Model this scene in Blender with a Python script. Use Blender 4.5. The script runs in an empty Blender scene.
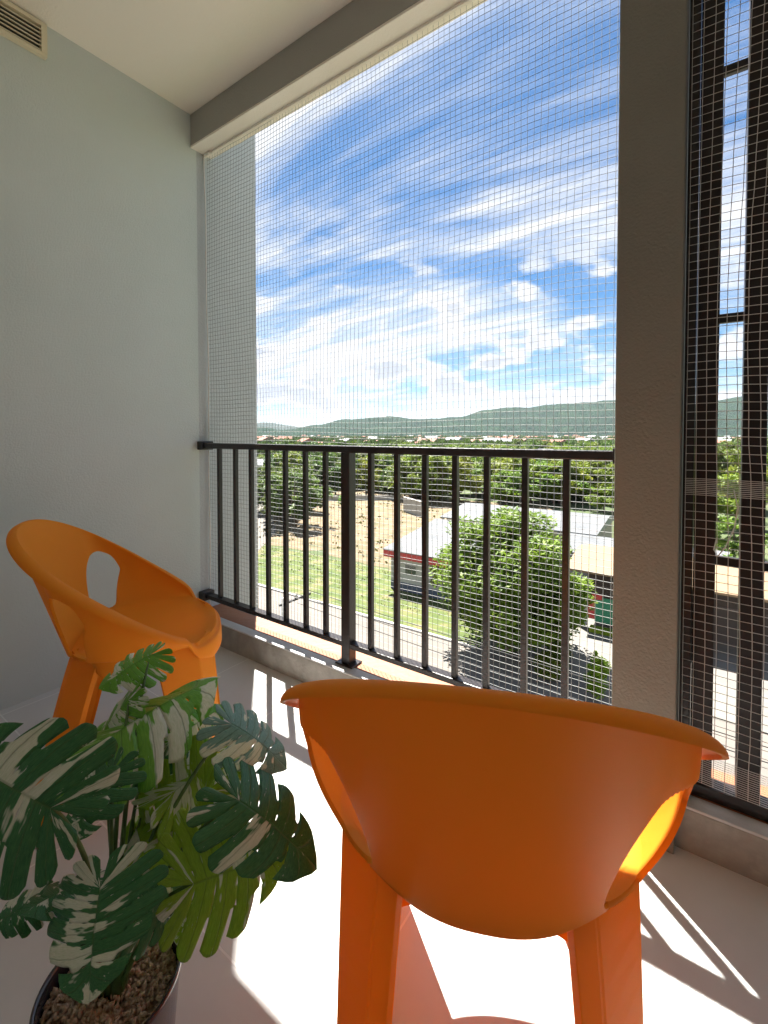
import bpy, bmesh, math, random
from mathutils import Vector, Matrix, noise
R = math.radians
rnd = random.Random(7)
sc = bpy.context.scene
C = sc.collection

# ------------------------------------------------------------------ camera model
F = 456.0; CY = 445.0; H = 1.08; GZ = -13.5
YAW = R(35.14); PITCH = R(1.4)
cam = bpy.data.cameras.new('camera'); camo = bpy.data.objects.new('camera', cam); C.objects.link(camo)
camo.location = (0, 0, H); camo.rotation_euler = (R(90) - PITCH, 0, YAW)
cam.sensor_fit = 'HORIZONTAL'; cam.sensor_width = 36; cam.lens = 36 * F / 768
cam.shift_y = -(512 - CY) / 1024.0 * (1024.0 / 768.0)
cam.clip_start = 0.02; cam.clip_end = 60000
sc.camera = camo
RM = camo.rotation_euler.to_matrix()

def ray(px, py):
    return RM @ Vector(((px - 384) / F, -(py - CY) / F, -1.0))
def P3(px, py, d):
    return Vector((0, 0, H)) + ray(px, py) * d
def G(px, py, z=GZ):
    r = ray(px, py); return Vector((0, 0, H)) + r * ((z - H) / r.z)

# ------------------------------------------------------------------ helpers
def link(o, parent=None):
    C.objects.link(o)
    if parent: o.parent = parent
    return o
def tag(o, label=None, cat=None, group=None, kind=None):
    if label: o['label'] = label
    if cat: o['category'] = cat
    if group: o['group'] = group
    if kind: o['kind'] = kind
    return o
def thing(name, label, cat, loc=(0, 0, 0), rz=0, group=None):
    o = bpy.data.objects.new(name, None); C.objects.link(o)
    o.empty_display_size = .1
    o.location = loc; o.rotation_euler = (0, 0, rz)
    return tag(o, label, cat, group)
def copy_tree(o, parent=None):
    c = o.copy(); C.objects.link(c); c.parent = parent
    for ch in list(o.children): copy_tree(ch, c)
    return c

class MB:
    """collects geometry for ONE mesh object"""
    def __init__(s): s.v = []; s.f = []; s.sm = []; s.mi = []
    def add(s, vs, fs, smooth=False, mi=0):
        n = len(s.v); s.v += [tuple(v) for v in vs]
        for f in fs: s.f.append(tuple(i + n for i in f)); s.sm.append(smooth); s.mi.append(mi)
        return s
    def box(s, a, b, bev=0.0, rot=None, mi=0):
        x0, y0, z0 = a; x1, y1, z1 = b
        if bev <= 0:
            vs = [Vector(p) for p in ((x0,y0,z0),(x1,y0,z0),(x1,y1,z0),(x0,y1,z0),(x0,y0,z1),(x1,y0,z1),(x1,y1,z1),(x0,y1,z1))]
            fs = [(3,2,1,0),(4,5,6,7),(0,1,5,4),(1,2,6,5),(2,3,7,6),(3,0,4,7)]
        else:
            bm = bmesh.new(); bmesh.ops.create_cube(bm, size=1)
            for v in bm.verts: v.co = Vector(((x0+x1)/2 + v.co.x*(x1-x0), (y0+y1)/2 + v.co.y*(y1-y0), (z0+z1)/2 + v.co.z*(z1-z0)))
            bmesh.ops.bevel(bm, geom=bm.edges[:], offset=bev, segments=2, affect='EDGES', profile=.5)
            bm.verts.index_update()
            vs = [v.co.copy() for v in bm.verts]; fs = [tuple(v.index for v in f.verts) for f in bm.faces]; bm.free()
        if rot is not None: vs = [rot @ v for v in vs]
        return s.add(vs, fs, False, mi)
    def quad(s, a, b, c, d, mi=0): return s.add([a, b, c, d], [(0,1,2,3)], False, mi)
    def tube(s, pts, r, n=6, cap=True, mi=0, smooth=True):
        pts = [Vector(p) for p in pts]
        rs = r if isinstance(r, (list, tuple)) else [r]*len(pts)
        vs = []; up = None
        for i, p in enumerate(pts):
            d = (pts[min(i+1, len(pts)-1)] - pts[max(i-1, 0)])
            if d.length < 1e-9: d = Vector((0,0,1))
            d.normalize()
            if up is None: up = Vector((0,0,1)) if abs(d.z) < .9 else Vector((1,0,0))
            a = d.cross(up)
            if a.length < 1e-6: a = d.orthogonal()
            a.normalize(); b = a.cross(d).normalized(); up = b
            for k in range(n):
                t = 2*math.pi*k/n; vs.append(p + (a*math.cos(t) + b*math.sin(t))*rs[i])
        fs = []
        for i in range(len(pts)-1):
            for k in range(n):
                k2 = (k+1) % n; fs.append((i*n+k, i*n+k2, (i+1)*n+k2, (i+1)*n+k))
        if cap and n > 2:
            fs.append(tuple(range(n))[::-1]); fs.append(tuple((len(pts)-1)*n+k for k in range(n)))
        return s.add(vs, fs, smooth, mi)
    def lathe(s, prof, n=48, c=(0,0,0), mi=0, smooth=True):
        vs = []
        for r, z in prof:
            for k in range(n):
                t = 2*math.pi*k/n; vs.append((c[0]+r*math.cos(t), c[1]+r*math.sin(t), c[2]+z))
        fs = []
        for i in range(len(prof)-1):
            for k in range(n):
                k2 = (k+1) % n; fs.append((i*n+k, i*n+k2, (i+1)*n+k2, (i+1)*n+k))
        return s.add(vs, fs, smooth, mi)
    def prism(s, poly, z0, z1, mi=0):
        n = len(poly); vs = [(p[0], p[1], z0) for p in poly] + [(p[0], p[1], z1) for p in poly]
        fs = [tuple(range(n))[::-1], tuple(range(n, 2*n))] + [(i, (i+1) % n, n+(i+1) % n, n+i) for i in range(n)]
        return s.add(vs, fs, False, mi)
    def build(s, name, mat, parent=None, **kw):
        me = bpy.data.meshes.new(name); me.from_pydata(s.v, [], s.f)
        me.polygons.foreach_set('use_smooth', s.sm)
        mats = mat if isinstance(mat, (list, tuple)) else [mat]
        for m in mats: me.materials.append(m)
        if len(mats) > 1: me.polygons.foreach_set('material_index', s.mi)
        me.update()
        o = link(bpy.data.objects.new(name, me), parent)
        if kw: tag(o, **kw)
        return o

# ------------------------------------------------------------------ materials
def new_mat(name):
    m = bpy.data.materials.new(name); m.use_nodes = True
    nt = m.node_tree; b = nt.nodes['Principled BSDF']; return m, nt, b
def N(nt, t, **kw):
    n = nt.nodes.new(t)
    for k, v in kw.items():
        if k.startswith('in_'):
            k2 = k[3:]; k2 = int(k2) if k2.isdigit() else k2.replace('_', ' ')
            n.inputs[k2].default_value = v
        else: setattr(n, k, v)
    return n
def ramp(nt, stops, interp='LINEAR'):
    r = nt.nodes.new('ShaderNodeValToRGB'); r.color_ramp.interpolation = interp
    e = r.color_ramp.elements
    while len(e) < len(stops): e.new(.5)
    for i, (p, c) in enumerate(stops):
        e[i].position = p; e[i].color = (c[0], c[1], c[2], 1) if hasattr(c, '__len__') else (c, c, c, 1)
    return r
def c4(c): return (c[0], c[1], c[2], 1)
def pm(name, c1, c2=None, scale=8, rough=.6, bump=0.0, bscale=None, metal=0, spec=.5, detail=5, coat=0, fine=0, c3=None):
    m, nt, b = new_mat(name)
    b.inputs['Roughness'].default_value = rough; b.inputs['Metallic'].default_value = metal
    b.inputs['Specular IOR Level'].default_value = spec; b.inputs['Coat Weight'].default_value = coat
    tc = N(nt, 'ShaderNodeTexCoord')
    if c2 is None: c2 = tuple(x*.85 for x in c1)
    nz = N(nt, 'ShaderNodeTexNoise', in_Scale=scale, in_Detail=detail, in_Roughness=.6)
    nt.links.new(tc.outputs['Object'], nz.inputs['Vector'])
    stops = [(.32, c1), (.68, c2)] if c3 is None else [(.3, c1), (.5, c2), (.7, c3)]
    r = ramp(nt, stops); nt.links.new(nz.outputs['Fac'], r.inputs['Fac'])
    nt.links.new(r.outputs['Color'], b.inputs['Base Color'])
    if bump:
        n2 = N(nt, 'ShaderNodeTexNoise', in_Scale=bscale or scale*6, in_Detail=4)
        nt.links.new(tc.outputs['Object'], n2.inputs['Vector'])
        bp = N(nt, 'ShaderNodeBump', in_Strength=bump, in_Distance=.01)
        nt.links.new(n2.outputs['Fac'], bp.inputs['Height']); nt.links.new(bp.outputs['Normal'], b.inputs['Normal'])
    return m

M = {}
M['wall'] = pm('wall_paint', (.60,.66,.64), (.55,.61,.59), 1.6, .75, .25, 160)
M['ceiling'] = pm('ceiling_paint', (.92,.88,.80), (.90,.86,.77), 1.2, .8, .2, 120)
M['beam'] = pm('beam_shaded_paint', (.36,.35,.325), (.33,.32,.30), 2, .75, .25, 140)  # shadow on the beam's inner face is put into this grey
M['soffit'] = pm('soffit_paint', (.88,.84,.78), (.84,.79,.72), 2, .7, .2, 120)
M['column'] = pm('column_shaded_paint', (.24,.23,.195), (.215,.205,.175), 2, .75, .25, 150)  # backlit shade put into the column's colour, darker than the wall
M['outwall'] = pm('outer_wall_paint', (.84,.84,.83), (.80,.80,.79), 3, .8, .3, 90)
M['endwall'] = pm('grey_outer_paint', (.50,.53,.54), (.45,.48,.49), 3, .8, .3, 90)
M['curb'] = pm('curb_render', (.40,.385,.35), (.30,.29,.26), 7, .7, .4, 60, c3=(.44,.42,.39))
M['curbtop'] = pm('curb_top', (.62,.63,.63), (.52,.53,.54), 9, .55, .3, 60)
M['ledge'] = pm('orange_ledge', (.34,.14,.065), (.30,.12,.055), 5, .6, .3, 40)
M['steel'] = pm('brown_black_steel', (.016,.012,.012), (.024,.018,.018), 14, .33, .15, 90, spec=.5)
M['slat'] = pm('brown_slat', (.012,.005,.005), (.009,.004,.004), 9, .45, .15, 60)
M['net'] = pm('net_cord', (.30,.31,.31), (.24,.25,.25), 20, .6)  # white net cord, colour toned down against the sun on it
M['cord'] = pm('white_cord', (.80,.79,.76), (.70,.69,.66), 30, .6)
M['vent'] = pm('cream_plastic', (.74,.68,.50), (.70,.64,.47), 5, .45)
M['dark'] = pm('vent_dark', (.05,.045,.035), None, 5, .8)
M['glass'] = None
# orange plastic with a fine moulded grain
def plastic(name, c1, c2):
    m = pm(name, c1, c2, 5, .48, .12, 700, spec=.15); nt = m.node_tree; b = nt.nodes['Principled BSDF']
    tr = N(nt, 'ShaderNodeBsdfTranslucent'); tr.inputs['Color'].default_value = (1,.42,.015,1)
    ms = N(nt, 'ShaderNodeMixShader', in_0=.43); nt.links.new(b.outputs[0], ms.inputs[1]); nt.links.new(tr.outputs[0], ms.inputs[2]); nt.links.new(ms.outputs[0], nt.nodes['Material Output'].inputs['Surface'])
    return m
M['orange'] = plastic('orange_plastic', (.92,.405,.04), (.88,.38,.034))
# glossy white-grey tiles with thin grout, one shade per tile
def tile_mat():
    m, nt, b = new_mat('floor_tile')
    tc = N(nt, 'ShaderNodeTexCoord'); mp = N(nt, 'ShaderNodeMapping')
    T = .416
    mp.inputs['Location'].default_value = (.945/T + 10, -.564/T + 10, 0); mp.inputs['Scale'].default_value = (1/T, 1/T, 1)
    nt.links.new(tc.outputs['Object'], mp.inputs['Vector'])
    br = N(nt, 'ShaderNodeTexBrick', offset=0.0, squash=1.0)
    br.inputs['Scale'].default_value = 1; br.inputs['Brick Width'].default_value = 1; br.inputs['Row Height'].default_value = 1
    br.inputs['Mortar Size'].default_value = .006; br.inputs['Mortar Smooth'].default_value = .1
    br.inputs['Color1'].default_value = (.65,.65,.64,1); br.inputs['Color2'].default_value = (.62,.62,.61,1); br.inputs['Mortar'].default_value = (.80,.80,.78,1)
    nt.links.new(mp.outputs['Vector'], br.inputs['Vector'])
    nz = N(nt, 'ShaderNodeTexNoise', in_Scale=3.5, in_Detail=8, in_Roughness=.65); nt.links.new(tc.outputs['Object'], nz.inputs['Vector'])
    rp = ramp(nt, [(.3, .90), (.7, 1.0)]); nt.links.new(nz.outputs['Fac'], rp.inputs['Fac'])
    mx = N(nt, 'ShaderNodeMix', data_type='RGBA', blend_type='MULTIPLY'); mx.inputs['Factor'].default_value = 1
    nt.links.new(br.outputs['Color'], mx.inputs['A']); nt.links.new(rp.outputs['Color'], mx.inputs['B'])
    nt.links.new(mx.outputs['Result'], b.inputs['Base Color'])
    n3 = N(nt, 'ShaderNodeTexNoise', in_Scale=14, in_Detail=6); nt.links.new(tc.outputs['Object'], n3.inputs['Vector'])
    rr = ramp(nt, [(.3, .30), (.7, .46)]); nt.links.new(n3.outputs['Fac'], rr.inputs['Fac']); nt.links.new(rr.outputs['Color'], b.inputs['Roughness'])
    bp = N(nt, 'ShaderNodeBump', in_Strength=.5, in_Distance=.002, invert=True); nt.links.new(br.outputs['Fac'], bp.inputs['Height'])
    nt.links.new(bp.outputs['Normal'], b.inputs['Normal'])
    return m
M['tile'] = tile_mat()
# outdoors
def corrugate(m, sc_=3.0):
    nt = m.node_tree; b = nt.nodes['Principled BSDF']; tc = N(nt, 'ShaderNodeTexCoord')
    w = N(nt, 'ShaderNodeTexWave', in_Scale=sc_, in_Distortion=.1); nt.links.new(tc.outputs['Object'], w.inputs['Vector'])
    bp = N(nt, 'ShaderNodeBump', in_Strength=.9, in_Distance=.08); nt.links.new(w.outputs['Fac'], bp.inputs['Height']); nt.links.new(bp.outputs['Normal'], b.inputs['Normal'])
M['earth'] = pm('dry_earth', (.075,.08,.03), (.16,.115,.065), .45, .95, .8, 3, c3=(.22,.165,.10), detail=12)
def ground_mat():
    m, nt, b = new_mat('plain_ground'); b.inputs['Roughness'].default_value = .95
    tc = N(nt, 'ShaderNodeTexCoord')
    a = N(nt, 'ShaderNodeTexNoise', in_Scale=.012, in_Detail=9, in_Roughness=.7); nt.links.new(tc.outputs['Object'], a.inputs['Vector'])
    r = ramp(nt, [(.36, (.04,.065,.02)), (.5, (.065,.09,.03)), (.6, (.13,.12,.06)), (.7, (.07,.10,.03))]); nt.links.new(a.outputs['Fac'], r.inputs['Fac'])
    nt.links.new(r.outputs['Color'], b.inputs['Base Color']); return m
M['ground'] = ground_mat()
M['grass'] = pm('rough_grass', (.04,.07,.012), (.08,.105,.022), .7, .95, .8, 6, c3=(.17,.14,.07), detail=12)
M['conc'] = pm('pale_concrete', (.17,.15,.13), (.13,.118,.105), .4, .9, .3, 4, detail=9)
M['pave'] = pm('pale_paving', (.18,.17,.15), (.14,.13,.115), .8, .85, .3, 5, detail=9)
M['kerb'] = pm('kerb', (.50,.48,.44), None, 2, .9)
M['wroof'] = pm('white_roof', (.25,.26,.27), (.17,.18,.19), .3, .5, .2, 2, detail=8)
M['wwall'] = pm('white_wall', (.40,.40,.38), (.34,.34,.325), .5, .8)
corrugate(M['wroof'])
M['red'] = pm('red_band', (.48,.05,.05), None, 2, .6)
M['navy'] = pm('navy_base', (.07,.09,.14), None, 2, .7)
M['tanroof'] = pm('tan_roof', (.27,.18,.10), (.22,.15,.085), .8, .8)
M['green'] = pm('green_panel', (.03,.22,.12), None, 2, .6)
M['blue'] = pm('blue_wall', (.20,.30,.55), None, .5, .7)
M['pane'] = pm('window_pane', (.03,.04,.05), None, 1, .12, spec=.8)
M['porch'] = pm('porch_shade', (.09,.07,.06), None, 1, .9)  # dark tone paints the shade under the porch roof
M['terra'] = pm('terracotta_roof', (.28,.11,.075), (.22,.09,.065), .3, .9)
M['terra2'] = pm('pinkish_roof', (.30,.17,.13), (.25,.14,.11), .3, .9)
M['greyroof'] = pm('grey_roof', (.22,.23,.25), None, .3, .7)
M['cream'] = pm('cream_wall', (.42,.37,.31), None, .3, .9)
M['bark'] = pm('bark', (.13,.09,.06), (.08,.06,.04), 3, .95, .6, 12)
M['pole'] = pm('concrete_pole', (.42,.41,.39), None, 3, .9)
M['wire'] = pm('black_cable', (.02,.02,.02), None, 3, .6)
M['tyre'] = pm('tyre_rubber', (.02,.02,.02), None, 3, .7)
M['moto'] = pm('dark_paint', (.03,.03,.05), None, 3, .3)
def leaf_like(name, c1, c2, c3, scale, transl=.35):
    m, nt, b = new_mat(name); b.inputs['Roughness'].default_value = .55; b.inputs['Specular IOR Level'].default_value = .25
    tc = N(nt, 'ShaderNodeTexCoord'); nz = N(nt, 'ShaderNodeTexNoise', in_Scale=scale, in_Detail=3)
    nt.links.new(tc.outputs['Object'], nz.inputs['Vector'])
    oi = N(nt, 'ShaderNodeObjectInfo'); hs = N(nt, 'ShaderNodeHueSaturation')
    mr = N(nt, 'ShaderNodeMapRange', in_3=.47, in_4=.53); nt.links.new(oi.outputs['Random'], mr.inputs[0]); nt.links.new(mr.outputs[0], hs.inputs['Hue'])
    r = ramp(nt, [(.3, c1), (.5, c2), (.7, c3)]); nt.links.new(nz.outputs['Fac'], r.inputs['Fac'])
    nt.links.new(r.outputs['Color'], hs.inputs['Color']); nt.links.new(hs.outputs['Color'], b.inputs['Base Color'])
    tr = N(nt, 'ShaderNodeBsdfTranslucent'); nt.links.new(hs.outputs['Color'], tr.inputs['Color'])
    ms = N(nt, 'ShaderNodeMixShader', in_0=transl); out = nt.nodes['Material Output']
    nt.links.new(b.outputs[0], ms.inputs[1]); nt.links.new(tr.outputs[0], ms.inputs[2]); nt.links.new(ms.outputs[0], out.inputs['Surface'])
    return m
M['fol'] = leaf_like('foliage_green', (.06,.105,.01), (.14,.20,.015), (.23,.29,.025), .9)
M['fol2'] = leaf_like('foliage_dark', (.045,.085,.015), (.085,.14,.02), (.14,.195,.028), .5)
M['fol3'] = leaf_like('foliage_bright', (.14,.24,.015), (.20,.32,.02), (.27,.38,.03), 2)
M['pot'] = pm('dark_plum_pot', (.045,.032,.042), (.035,.026,.034), 6, .22, .05, 60, coat=.4)
M['chips'] = pm('bark_chips', (.46,.29,.19), (.62,.45,.33), 90, .85, .3, 300, c3=(.34,.20,.13))
M['stem'] = pm('plant_stem', (.06,.12,.03), (.10,.18,.05), 40, .4)

# variegated monstera leaf: white sectors run along the veins (UV x = position along margin, y = midrib to margin)
def monstera_mat(name, thr, gd, gl, seed, rough=.28, tl=.35):
    m, nt, b = new_mat(name); L = nt.links.new
    b.inputs['Roughness'].default_value = rough; b.inputs['Specular IOR Level'].default_value = .5
    uv = N(nt, 'ShaderNodeUVMap', uv_map='vein'); mp = N(nt, 'ShaderNodeMapping')
    mp.inputs['Location'].default_value = (seed, seed*.37, 0); mp.inputs['Scale'].default_value = (.85, .5, 1)
    L(uv.outputs[0], mp.inputs['Vector'])
    n1 = N(nt, 'ShaderNodeTexNoise', in_Scale=1.0, in_Detail=4, in_Roughness=.55, in_Distortion=.12); L(mp.outputs[0], n1.inputs['Vector'])
    r1 = ramp(nt, [(thr, 0), (thr+.018, 1)]); L(n1.outputs['Fac'], r1.inputs['Fac'])
    mp2 = N(nt, 'ShaderNodeMapping'); mp2.inputs['Scale'].default_value = (9, 3.0, 1); mp2.inputs['Location'].default_value = (seed*3, 0, 0); L(uv.outputs[0], mp2.inputs['Vector'])
    n2 = N(nt, 'ShaderNodeTexNoise', in_Scale=1.0, in_Detail=4, in_Roughness=.7); L(mp2.outputs[0], n2.inputs['Vector'])
    r2 = ramp(nt, [(.655, 0), (.68, 1)]); L(n2.outputs['Fac'], r2.inputs['Fac'])
    mxf = N(nt, 'ShaderNodeMath', operation='MAXIMUM'); L(r1.outputs['Color'], mxf.inputs[0]); L(r2.outputs['Color'], mxf.inputs[1])
    n3 = N(nt, 'ShaderNodeTexNoise', in_Scale=3.0, in_Detail=4); L(mp2.outputs[0], n3.inputs['Vector'])
    r3 = ramp(nt, [(.3, gd), (.7, gl)]); L(n3.outputs['Fac'], r3.inputs['Fac'])
    # vein lines: distance of x to the lobe centre line
    sx = N(nt, 'ShaderNodeSeparateXYZ'); L(uv.outputs[0], sx.inputs[0])
    fr = N(nt, 'ShaderNodeMath', operation='FRACT'); L(sx.outputs[0], fr.inputs[0])
    sb = N(nt, 'ShaderNodeMath', operation='SUBTRACT', in_1=.5); L(fr.outputs[0], sb.inputs[0])
    ab = N(nt, 'ShaderNodeMath', operation='ABSOLUTE'); L(sb.outputs[0], ab.inputs[0])
    rv = ramp(nt, [(0.0, 1), (.035, 0)]); L(ab.outputs[0], rv.inputs['Fac'])
    rm = ramp(nt, [(0.0, 1), (.03, 0)]); L(sx.outputs[1], rm.inputs['Fac'])
    vm = N(nt, 'ShaderNodeMath', operation='MAXIMUM'); L(rv.outputs['Color'], vm.inputs[0]); L(rm.outputs['Color'], vm.inputs[1])
    wcol = ramp(nt, [(.35, (.70,.74,.56)), (.65, (.84,.84,.72))]); L(n3.outputs['Fac'], wcol.inputs['Fac'])
    mx = N(nt, 'ShaderNodeMix', data_type='RGBA'); L(mxf.outputs[0], mx.inputs['Factor']); L(r3.outputs['Color'], mx.inputs['A']); L(wcol.outputs['Color'], mx.inputs['B'])
    mv = N(nt, 'ShaderNodeMix', data_type='RGBA'); vs = N(nt, 'ShaderNodeMath', operation='MULTIPLY', in_1=.38); L(vm.outputs[0], vs.inputs[0])
    L(vs.outputs[0], mv.inputs['Factor']); L(mx.outputs['Result'], mv.inputs['A']); mv.inputs['B'].default_value = (.13,.22,.06,1)
    L(mv.outputs['Result'], b.inputs['Base Color'])
    mp4 = N(nt, 'ShaderNodeMapping'); mp4.inputs['Scale'].default_value = (14, 2, 1); L(uv.outputs[0], mp4.inputs['Vector'])
    n4 = N(nt, 'ShaderNodeTexNoise', in_Scale=1.0, in_Detail=3); L(mp4.outputs[0], n4.inputs['Vector'])
    ad = N(nt, 'ShaderNodeMath', operation='MULTIPLY_ADD', in_1=-1.6); L(vm.outputs[0], ad.inputs[0]); L(n4.outputs['Fac'], ad.inputs[2])
    bp = N(nt, 'ShaderNodeBump', in_Strength=.55, in_Distance=.0022); L(ad.outputs[0], bp.inputs['Height']); L(bp.outputs[0], b.inputs['Normal'])
    tr = N(nt, 'ShaderNodeBsdfTranslucent'); L(mv.outputs['Result'], tr.inputs['Color'])
    ms = N(nt, 'ShaderNodeMixShader', in_0=tl); L(b.outputs[0], ms.inputs[1]); L(tr.outputs[0], ms.inputs[2])
    L(ms.outputs[0], nt.nodes['Material Output'].inputs['Surface'])
    return m

# ------------------------------------------------------------------ world, sun
SUN_AZ = Vector((-.76, .65, 0)).normalized(); SUN_EL = R(60)
SUN_DIR = Vector((SUN_AZ.x*math.cos(SUN_EL), SUN_AZ.y*math.cos(SUN_EL), math.sin(SUN_EL)))
def world():
    w = bpy.data.worlds.new('World'); sc.world = w; w.use_nodes = True; nt = w.node_tree; L = nt.links.new
    bg = nt.nodes['Background']
    sky = N(nt, 'ShaderNodeTexSky', sky_type='NISHITA', sun_disc=False)
    sky.sun_elevation = SUN_EL; sky.sun_rotation = math.atan2(SUN_AZ.x, SUN_AZ.y)
    sky.air_density = 1.0; sky.dust_density = .4; sky.ozone_density = 2.5
    tc = N(nt, 'ShaderNodeTexCoord'); nm = N(nt, 'ShaderNodeVectorMath', operation='NORMALIZE'); L(tc.outputs['Generated'], nm.inputs[0])
    sp = N(nt, 'ShaderNodeSeparateXYZ'); L(nm.outputs[0], sp.inputs[0])
    # cloud deck coordinates: direction / (z + .12)
    za = N(nt, 'ShaderNodeMath', operation='ADD', in_1=.16); L(sp.outputs['Z'], za.inputs[0])
    zm = N(nt, 'ShaderNodeMath', operation='MAXIMUM', in_1=.02); L(za.outputs[0], zm.inputs[0])
    dx = N(nt, 'ShaderNodeMath', operation='DIVIDE'); dy = N(nt, 'ShaderNodeMath', operation='DIVIDE')
    L(sp.outputs['X'], dx.inputs[0]); L(zm.outputs[0], dx.inputs[1]); L(sp.outputs['Y'], dy.inputs[0]); L(zm.outputs[0], dy.inputs[1])
    cb = N(nt, 'ShaderNodeCombineXYZ'); L(dx.outputs[0], cb.inputs[0]); L(dy.outputs[0], cb.inputs[1])
    def cloud(rot, scl, nscale, lo, hi, detail=9, rough=.6, dist=.6, off=(0,0,0)):
        mp = N(nt, 'ShaderNodeMapping'); mp.inputs['Rotation'].default_value = (0, 0, rot); mp.inputs['Scale'].default_value = scl; mp.inputs['Location'].default_value = off
        mr_ = N(nt, 'ShaderNodeMapping'); mr_.inputs['Rotation'].default_value = (0, 0, rot); L(cb.outputs[0], mr_.inputs['Vector'])
        mp.inputs['Rotation'].default_value = (0, 0, 0); L(mr_.outputs[0], mp.inputs['Vector'])
        n = N(nt, 'ShaderNodeTexNoise', in_Scale=nscale, in_Detail=detail, in_Roughness=rough, in_Distortion=dist); L(mp.outputs[0], n.inputs['Vector'])
        r = ramp(nt, [(lo, 0), (hi, 1)]); r.color_ramp.interpolation = 'EASE'; L(n.outputs['Fac'], r.inputs['Fac']); return r
    cirA = cloud(R(-6), (.62, 1.2, 1), .75, .41, .61, 12, .62, 1.1, (3.4, 1.1, 0))
    cirB = cloud(R(4), (.35, 3.0, 1), 2.2, .36, .72, 12, .68, .6, (7.3, 2.2, 0))
    ml = N(nt, 'ShaderNodeMapRange', in_3=.45, in_4=1.25); L(cirB.outputs['Color'], ml.inputs[0])
    ad0 = N(nt, 'ShaderNodeMath', operation='MULTIPLY'); L(cirA.outputs['Color'], ad0.inputs[0]); L(ml.outputs[0], ad0.inputs[1])
    add = N(nt, 'ShaderNodeMath', operation='MULTIPLY_ADD', in_1=.22, use_clamp=True); L(cirB.outputs['Color'], add.inputs[0]); L(ad0.outputs[0], add.inputs[2])
    # cumulus near the horizon in direction space
    mp = N(nt, 'ShaderNodeMapping'); mp.inputs['Scale'].default_value = (1, 1, 2.2); mp.inputs['Location'].default_value = (4.4, 1.2, .3); L(nm.outputs[0], mp.inputs['Vector'])
    n = N(nt, 'ShaderNodeTexNoise', in_Scale=7.5, in_Detail=12, in_Roughness=.54, in_Distortion=.05); L(mp.outputs[0], n.inputs['Vector'])
    eb = ramp(nt, [(0.0, .03), (.08, .10), (.17, .075), (.30, .0)]); L(sp.outputs['Z'], eb.inputs['Fac'])
    sm = N(nt, 'ShaderNodeMath', operation='ADD'); L(n.outputs['Fac'], sm.inputs[0]); L(eb.outputs['Color'], sm.inputs[1])
    rc = ramp(nt, [(.53, 0), (.65, 1)]); rc.color_ramp.interpolation = 'EASE'; L(sm.outputs[0], rc.inputs['Fac'])
    rs = ramp(nt, [(.57, (1,1,1)), (.63, (.97,.98,1)), (.70, (.62,.68,.79))]); L(sm.outputs[0], rs.inputs['Fac'])
    whm = ramp(nt, [(0.0, 0), (.02, 1), (.30, 1), (.42, 0)]); L(sp.outputs['Z'], whm.inputs['Fac'])
    cm = N(nt, 'ShaderNodeMath', operation='MULTIPLY'); L(rc.outputs['Color'], cm.inputs[0]); L(whm.outputs['Color'], cm.inputs[1])
    # deepen the blue a little
    hs = N(nt, 'ShaderNodeHueSaturation', in_Saturation=1.22, in_Value=.46); tint = N(nt, 'ShaderNodeMix', data_type='RGBA', blend_type='MULTIPLY'); tint.inputs['Factor'].default_value = 1; tint.inputs['B'].default_value = (.72, .96, 1.12, 1)
    L(sky.outputs[0], tint.inputs['A']); L(tint.outputs['Result'], hs.inputs['Color'])
    CW = 4.1
    m1 = N(nt, 'ShaderNodeMix', data_type='RGBA'); L(add.outputs[0], m1.inputs['Factor']); L(hs.outputs['Color'], m1.inputs['A']); m1.inputs['B'].default_value = (CW, CW*1.02, CW*1.06, 1)
    cc = N(nt, 'ShaderNodeMix', data_type='RGBA', blend_type='MULTIPLY'); cc.inputs['Factor'].default_value = 1; L(rs.outputs['Color'], cc.inputs['A']); cc.inputs['B'].default_value = (CW*1.05, CW*1.05, CW*1.07, 1)
    m2 = N(nt, 'ShaderNodeMix', data_type='RGBA'); L(cm.outputs[0], m2.inputs['Factor']); L(m1.outputs['Result'], m2.inputs['A']); L(cc.outputs['Result'], m2.inputs['B'])
    L(m2.outputs['Result'], bg.inputs['Color']); bg.inputs['Strength'].default_value = .05
world()
sl = bpy.data.lights.new('sun', 'SUN'); sl.energy = 4.6; sl.angle = R(.53); sl.color = (1, .955, .88)
so = bpy.data.objects.new('sun', sl); C.objects.link(so); so.rotation_euler = SUN_DIR.to_track_quat('Z', 'Y').to_euler(); so.location = (0, 0, 60)
vs = sc.view_settings; vs.view_transform = 'Standard'; vs.look = 'None'; vs.gamma = 1; vs.exposure = 2.35; vs.use_curve_mapping = False

# ------------------------------------------------------------------ balcony shell
WX = -2.235; DI = 1.395; DO = 1.53; ZC = 2.756; ZB = 2.583; YR = 1.46
XR = 1.35; YB = -1.15
m = MB(); m.box((WX, YB, -.15), (XR, DI, 0)); m.build('floor', M['tile'], kind='structure')
m = MB(); m.box((WX-.15, YB, ZC), (XR+.15, DO, ZC+.15)); m.build('ceiling', M['ceiling'], kind='structure')
m = MB(); m.box((WX-.15, YB-.15, -.15), (WX, DI+.045, ZC), 0); m.build('wall', M['wall'], label='smooth grey painted side wall left of the balcony opening', cat='wall')
m = MB(); m.box((WX-.15, DI+.045, GZ), (WX-.0005, 1.83, 6), 0); m.build('outer_wall', M['endwall'], label='pale outer end of the side wall behind the net', cat='wall')
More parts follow.
